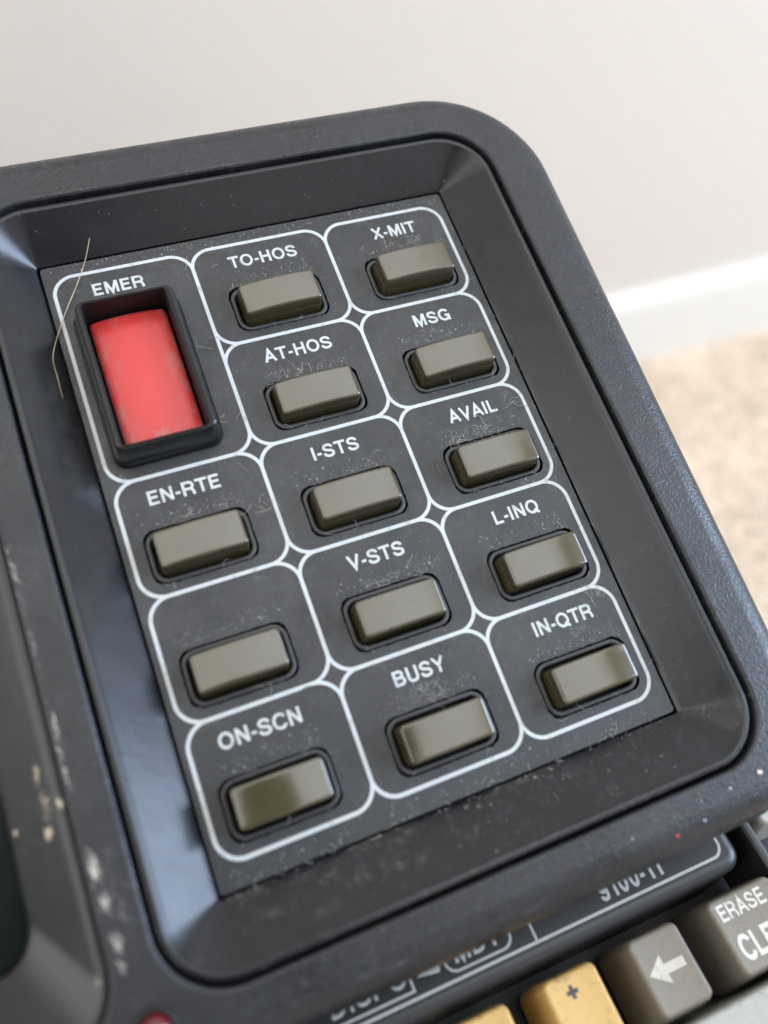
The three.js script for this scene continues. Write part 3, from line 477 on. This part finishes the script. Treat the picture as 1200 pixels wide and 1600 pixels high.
/* ------------------------------------------------------------------ keyboard below the frame */
const PHI = -0.316, KB = new THREE.Matrix4().makeRotationX(PHI).setPosition(0, -0.445, 6.674);      // key tops: u right, height, s toward the user
const kbd = (g) => { g.applyMatrix4(KB); return sized(g); };
{
  // label strip behind the keys
  const strip = roundRect(-8.6, -2.4, 2.74, -0.235, [0.05, 0.06, 0.06, 0.05], 5, 1);
  const map = faceTexture(2048, 512, -2.2, -1.1, 2.9, -0.1, (g) => {
    g.fillStyle = 'rgb(31,32,34)'; g.fillRect(-3, -3, 8, 4);
    g.strokeStyle = g.fillStyle = 'rgb(170,172,170)'; g.lineWidth = 0.024;
    g.beginPath(); g.moveTo(-3, -0.272); g.lineTo(2.58, -0.272); g.arcTo(2.69, -0.272, 2.69, -0.4, 0.1); g.lineTo(2.69, -1.5); g.stroke();
    g.lineWidth = 0.02; g.beginPath(); g.moveTo(0.9, -0.272); g.lineTo(0.9, -0.9); g.stroke();
    rrPath(g, 0.16, -0.9, 0.72, -0.325, 0.09); g.stroke();
    g.beginPath(); g.moveTo(-2.4, -0.325); g.lineTo(-0.13, -0.325); g.lineTo(-0.13, -0.9); g.stroke();
    g.beginPath(); g.moveTo(-0.08, -0.4); g.lineTo(0.14, -0.47); g.lineTo(0.1, -0.37); g.closePath(); g.fill();
    lettering(g, '9100-11', 1.83, -0.325, 0.16, 0.2, 0.85);
    lettering(g, 'MDT', 0.44, -0.375, 0.14, 0.2);
    lettering(g, 'DISPO', -0.46, -0.375, 0.15, 0.17);
  }, (x, y) => [0.9 + 0.2 * at512(N512.fine, x, y), (at512(N512.coarse, x >> 1, y >> 1) - 0.45) * 14]);
  const mat = std({ map, roughness: 0.42, bumpMap: softBump, bumpScale: 0.00003 });
  const dark = std({ color: new THREE.Color(0.024, 0.025, 0.027), roughness: 0.38, bumpMap: softBump, bumpScale: 0.00003 });
  part('label_strip', kbd(flat(strip, [], 0.02)), mat, term);
  part('strip_edge', kbd(sweep(strip, [...quarter(0, 0.02, 0.095, -0.07, 7), [0.11, -0.9]], 1)), dark, term);
  part('key_well', kbd(flat(roundRect(-8.8, -2.4, 4.2, 4, 0.1, 3, 1), [], -0.85)), M.black, term);
  part('side_ridge', kbd(box(2.98, 3.07, -0.8, 0.0, -1.6, 3.5, 0.03)), dark, term);
}
function keyTop(color, ink, paint, w, l) {                           // printed key top, u -0.1..w+0.1
  const css = (c) => `rgb(${c})`;
  return faceTexture(512, Math.round(512 * (l + 0.4) / (w + 0.4)), -0.2, -0.2, w + 0.2, l + 0.2, (g) => { g.fillStyle = css(color); g.fillRect(-1, -1, 5, 5); g.strokeStyle = g.fillStyle = css(ink); paint(g); for (let i = 0; i < 60; i++) { g.fillStyle = `rgba(70,58,42,${rr(0.03, 0.12)})`; g.beginPath(); g.ellipse(rr(-0.02, w + 0.02), rnd() < 0.5 ? rr(-0.04, 0.06) : rr(0, l + 0.04), rr(0.01, 0.05), rr(0.004, 0.02), rr(0, 3), 0, 7); g.fill(); }
    for (let i = 0; i < 40; i++) { g.fillStyle = `rgba(60,50,40,${rr(0.05, 0.35)})`; g.beginPath(); g.arc(rr(0, w), rr(0, l), rr(0.001, 0.006), 0, 7); g.fill(); } },
    (x, y) => [0.93 + 0.1 * at512(N512.fine, x, y) + 0.05 * at512(N512.mid, x, y), 0]);
}
function key(u, s, w, l, color, ink, paint, label, dn = 0, skirt = 0.055) {
  const c = roundRect(0, 0, w, l, 0.05, 5, 8), dish = (x) => 0.02 * ((x - w / 2) / (w / 2)) ** 2;
  const ring = (d, h, t) => shift(c, d).map((p) => [p.u, h + (dish(p.u) - 0.02) * t, p.v]);
  const rings = [ring(skirt, -0.7, 0), ring(skirt * 0.85, -0.5, 0), ring(skirt * 0.6, -0.25, 0.3), ring(0.014, -0.06, 0.9), ring(0.008, -0.036, 1), ring(0.005, -0.026, 1), ring(0, -0.014, 1), ring(-0.008, -0.005, 1), ring(-0.018, -0.001, 1), ring(-0.026, 0, 1), ring(-0.035, 0, 1)], top = shift(c, -0.035);
  for (const k of [0.85, 0.65, 0.4, 0.15]) rings.push(top.map((p) => { const x = w / 2 + (p.u - w / 2) * k; return [x, dish(x) - 0.02, l / 2 + (p.v - l / 2) * k]; }));
  const g = loft(rings, 1, -0.02);
  g.translate(u, dn, s);
  const uvs = g.attributes.uv; for (let i = 0; i < uvs.count; i++) uvs.setXY(i, uvs.getX(i), uvs.getY(i));
  const map = keyTop(color, ink, paint, w, l);
  const m = part('key', kbd(g), std({ map, roughness: 0.4, bumpMap: softBump, bumpScale: 0.00003 }), term);
  tag(m, label);
  return m;
}
{
  const KW = 0.446, KL = 0.562, P = 0.762, U0 = 0.79, yellow = '200,164,98', grey = '118,111,99', pale = '158,158,150';
  key(U0 - P, 0, KW, KL, yellow, '40,40,50', (g) => { g.lineWidth = 0.025; g.beginPath(); g.moveTo(0.1, 0.13); g.lineTo(0.2, 0.13); g.stroke(); }, 'ochre key left of the plus key, mostly cut off');
  key(U0, 0, KW, KL, yellow, '44,46,58', (g) => lettering(g, '+', 0.2, 0.21, 0.16, 0.2), 'ochre key marked with a plus sign');
  key(U0 + P, 0, KW, KL, grey, '188,183,168', (g) => {
    g.beginPath(); g.moveTo(0.05, 0.27); g.lineTo(0.2, 0.165); g.lineTo(0.2, 0.235); g.lineTo(0.37, 0.235); g.lineTo(0.37, 0.305); g.lineTo(0.2, 0.305); g.lineTo(0.2, 0.375); g.closePath(); g.fill();
  }, 'grey-brown key with a pale left arrow');
  key(U0 + 2 * P, 0, 0.62, KL, grey, '200,199,188', (g) => { lettering(g, 'ERASE', 0.06, 0.17, 0.125, 0.17, 0.82, 0); lettering(g, 'CLEAR', 0.07, 0.48, 0.19, 0.2, 0.72, 0); }, 'grey-brown key lettered ERASE and CLEAR');
  key(1.5, 0.665, 1.4, 0.6, pale, '60,60,60', () => {}, 'pale grey wide key in the row below the arrow key', 0.0, 0.03);
  key(0.0, 0.76, 1.2, 0.6, grey, '60,60,60', () => {}, 'grey-brown key in the lower row', 0.0, 0.1);
  key(3.18, -0.95, 0.5, 0.6, pale, '60,60,60', () => {}, 'pale grey key beyond the ridge at the far right', 0.0, 0.05);
}

/* ------------------------------------------------------------------ hair and dust */
{
  const pts = [[-0.784, -0.251, -0.13], [-0.874, -0.094, -0.05], [-0.982, 0.088, -0.03], [-1.149, 0.353, -0.025], [-1.222, 0.486, -0.03], [-1.317, 0.684, -0.05], [-1.354, 0.811, -0.07], [-1.357, 0.986, -0.085], [-1.362, 1.173, -0.075]].map((p) => local(...p).multiplyScalar(U));
  const curve = new THREE.CatmullRomCurve3(pts), g = new THREE.TubeGeometry(curve, 120, 1, 6, false);
  {                                                                  // finer toward its ends and never quite even
    const P = g.attributes.position, c = new THREE.Vector3();
    for (let i = 0; i < P.count; i++) { const t = Math.floor(i / 7) / 120; curve.getPointAt(t, c); const k = 0.000105 * (0.45 + 0.55 * Math.sin(Math.PI * clamp(t * 0.9 + 0.08, 0, 1))) * (1 + 0.18 * Math.sin(t * 37)); P.setXYZ(i, c.x + (P.getX(i) - c.x) * k, c.y + (P.getY(i) - c.y) * k, c.z + (P.getZ(i) - c.z) * k); }
  }
  g.applyMatrix4(toWorld);
  const h = part('hair', g, std({ color: new THREE.Color(0.46, 0.38, 0.25), roughness: 0.35 }));
  tag(h, 'single long pale hair lying across the corner by the red emergency button', 'hair');
  // loose flecks with a height of their own
  const flake = new THREE.DodecahedronGeometry(1, 0); flake.scale(1, 0.45, 0.7);
  const spots = [];
  const wallH = (t) => 0.29 * t;
  for (let i = 0; i < 90; i++) { const t = Math.pow(rnd(), 1.7); spots.push([rr(-1.2, 2.5) , wallH(t), 5.2 + t * 0.38, rr(0.003, 0.009)]); }
  for (let i = 0; i < 110; i++) spots.push([rr(-1.2, 2.4), 0, -0.125 + Math.abs(rnd() + rnd() - 1) * 0.1, rr(0.003, 0.008)]);
  for (const [c, r] of BUTTONS) for (let i = 0; i < 14; i++) spots.push([BU[c] + rr(-0.36, 0.36), 0, r + 0.43 - Math.abs(rnd() + rnd() - 1) * 0.08, rr(0.003, 0.008)]);
  for (let i = 0; i < 60; i++) spots.push([rr(-1.1, 3.2), RIM, rr(5.72, 5.86), rr(0.003, 0.008)]);
  for (let i = 0; i < 40; i++) { const t = rnd(); spots.push([2.56 + t * 0.34, wallH(t), rr(0, 5.1), rr(0.002, 0.006)]); }
  for (let i = 0; i < 50; i++) { const t = rnd(); spots.push([rr(-1.2, 2.4), wallH(t), -0.15 - t * 0.27, rr(0.002, 0.007)]); }
  const im = new THREE.InstancedMesh(flake, std({ color: 0xffffff, roughness: 0.9 }), spots.length), q = new THREE.Object3D(), col = new THREE.Color();
  spots.forEach(([u, h2, v, s], i) => {
    q.position.set(u * U, (h2 + s * 0.4) * U, v * U).applyMatrix4(toWorld); q.rotation.set(TILT + rr(-0.4, 0.4), rr(0, 6), rr(-0.4, 0.4)); q.scale.setScalar(s * U * rr(0.6, 1.3)); q.updateMatrix(); im.setMatrixAt(i, q.matrix);
    const k = rr(0.06, 0.26); im.setColorAt(i, col.setRGB(k, k * 0.95, k * 0.84));
  });
  im.name = 'dust_specks'; im.castShadow = true; scene.add(im);
  tag(im, 'pale dust specks scattered over the black keypad', 'dust', null, 'stuff');
}

{
  const gs = [];
  const fibre = (u, v, h, len, lift) => {
    const a = rr(0, 6.3), p = [new THREE.Vector3(u, h + 0.003, v)]; let d = a;
    for (let k = 0; k < 3; k++) { d += rr(-0.9, 0.9); const q = p[p.length - 1]; p.push(new THREE.Vector3(q.x + Math.cos(d) * len / 3, h + 0.003 + (k < 2 ? rnd() * lift : 0), q.z + Math.sin(d) * len / 3)); }
    gs.push(new THREE.TubeGeometry(new THREE.CatmullRomCurve3(p), 9, rr(0.0011, 0.0022), 4));
  };
  for (const [cu, cv, n, sp] of [[1.98, 2.38, 9, 0.22], [1.7, 2.43, 5, 0.1], [1.98, 0.38, 12, 0.25], [0.7, 4.38, 10, 0.22], [2.33, 2.2, 6, 0.1], [2.3, 4.05, 5, 0.1], [0.6, 1.42, 8, 0.25], [-0.1, 2.5, 6, 0.15], [0.68, 3.42, 8, 0.2], [-0.25, 0.9, 10, 0.3], [-0.15, 1.7, 6, 0.2], [0.2, 0.1, 6, 0.4]])
    for (let i = 0; i < n; i++) fibre(cu + (rnd() + rnd() - 1) * sp, cv + (rnd() + rnd() - 1) * sp * 0.4, 0, rr(0.05, 0.16), 0.012);
  for (const [c, r] of BUTTONS) for (let i = 0; i < 5; i++) fibre(BU[c] + rr(-0.4, 0.4), r + 0.68 + (rnd() < 0.7 ? 0.225 : -0.23) + rr(-0.01, 0.01), -0.004, rr(0.03, 0.09), 0.01);
  for (let i = 0; i < 26; i++) fibre(rr(-1.2, 2.5), rr(5.15, 5.2), 0.002, rr(0.03, 0.1), 0.01);
  for (let i = 0; i < 16; i++) fibre(2.55 + rr(-0.03, 0.02), rr(0, 5.1), 0.002, rr(0.03, 0.08), 0.01);
  const g = sized(mergeGeometries(gs)); g.applyMatrix4(toWorld);
  tag(part('lint_fibres', g, std({ color: new THREE.Color(0.34, 0.32, 0.28), roughness: 0.8 })), 'fine pale lint fibres caught around the buttons', 'lint', null, 'stuff');
}

/* ------------------------------------------------------------------ the phone that took the photograph, mirrored in the lowest buttons */
{
  const ph = new THREE.Group(); ph.name = 'smartphone'; scene.add(ph);
  ph.position.copy(camera.position); ph.quaternion.copy(camera.quaternion);
  const back = new THREE.Shape(); const x0 = -0.034, x1 = 0.041, y0 = -0.112, y1 = 0.033, r = 0.011;
  back.moveTo(x0 + r, y0); back.lineTo(x1 - r, y0); back.quadraticCurveTo(x1, y0, x1, y0 + r); back.lineTo(x1, y1 - r); back.quadraticCurveTo(x1, y1, x1 - r, y1); back.lineTo(x0 + r, y1); back.quadraticCurveTo(x0, y1, x0, y1 - r); back.lineTo(x0, y0 + r); back.quadraticCurveTo(x0, y0, x0 + r, y0);
  const g = new THREE.ExtrudeGeometry(back, { depth: 0.007, bevelEnabled: true, bevelSize: 0.0008, bevelThickness: 0.0008, bevelSegments: 2 });
  g.translate(0, 0, 0.003);
  part('body', g, std({ color: new THREE.Color(0.02, 0.02, 0.022), roughness: 0.5 }), ph);
  tag(ph, 'dark smartphone above the keypad, mirrored in the lowest buttons', 'smartphone');
}
renderer.render(scene, camera);
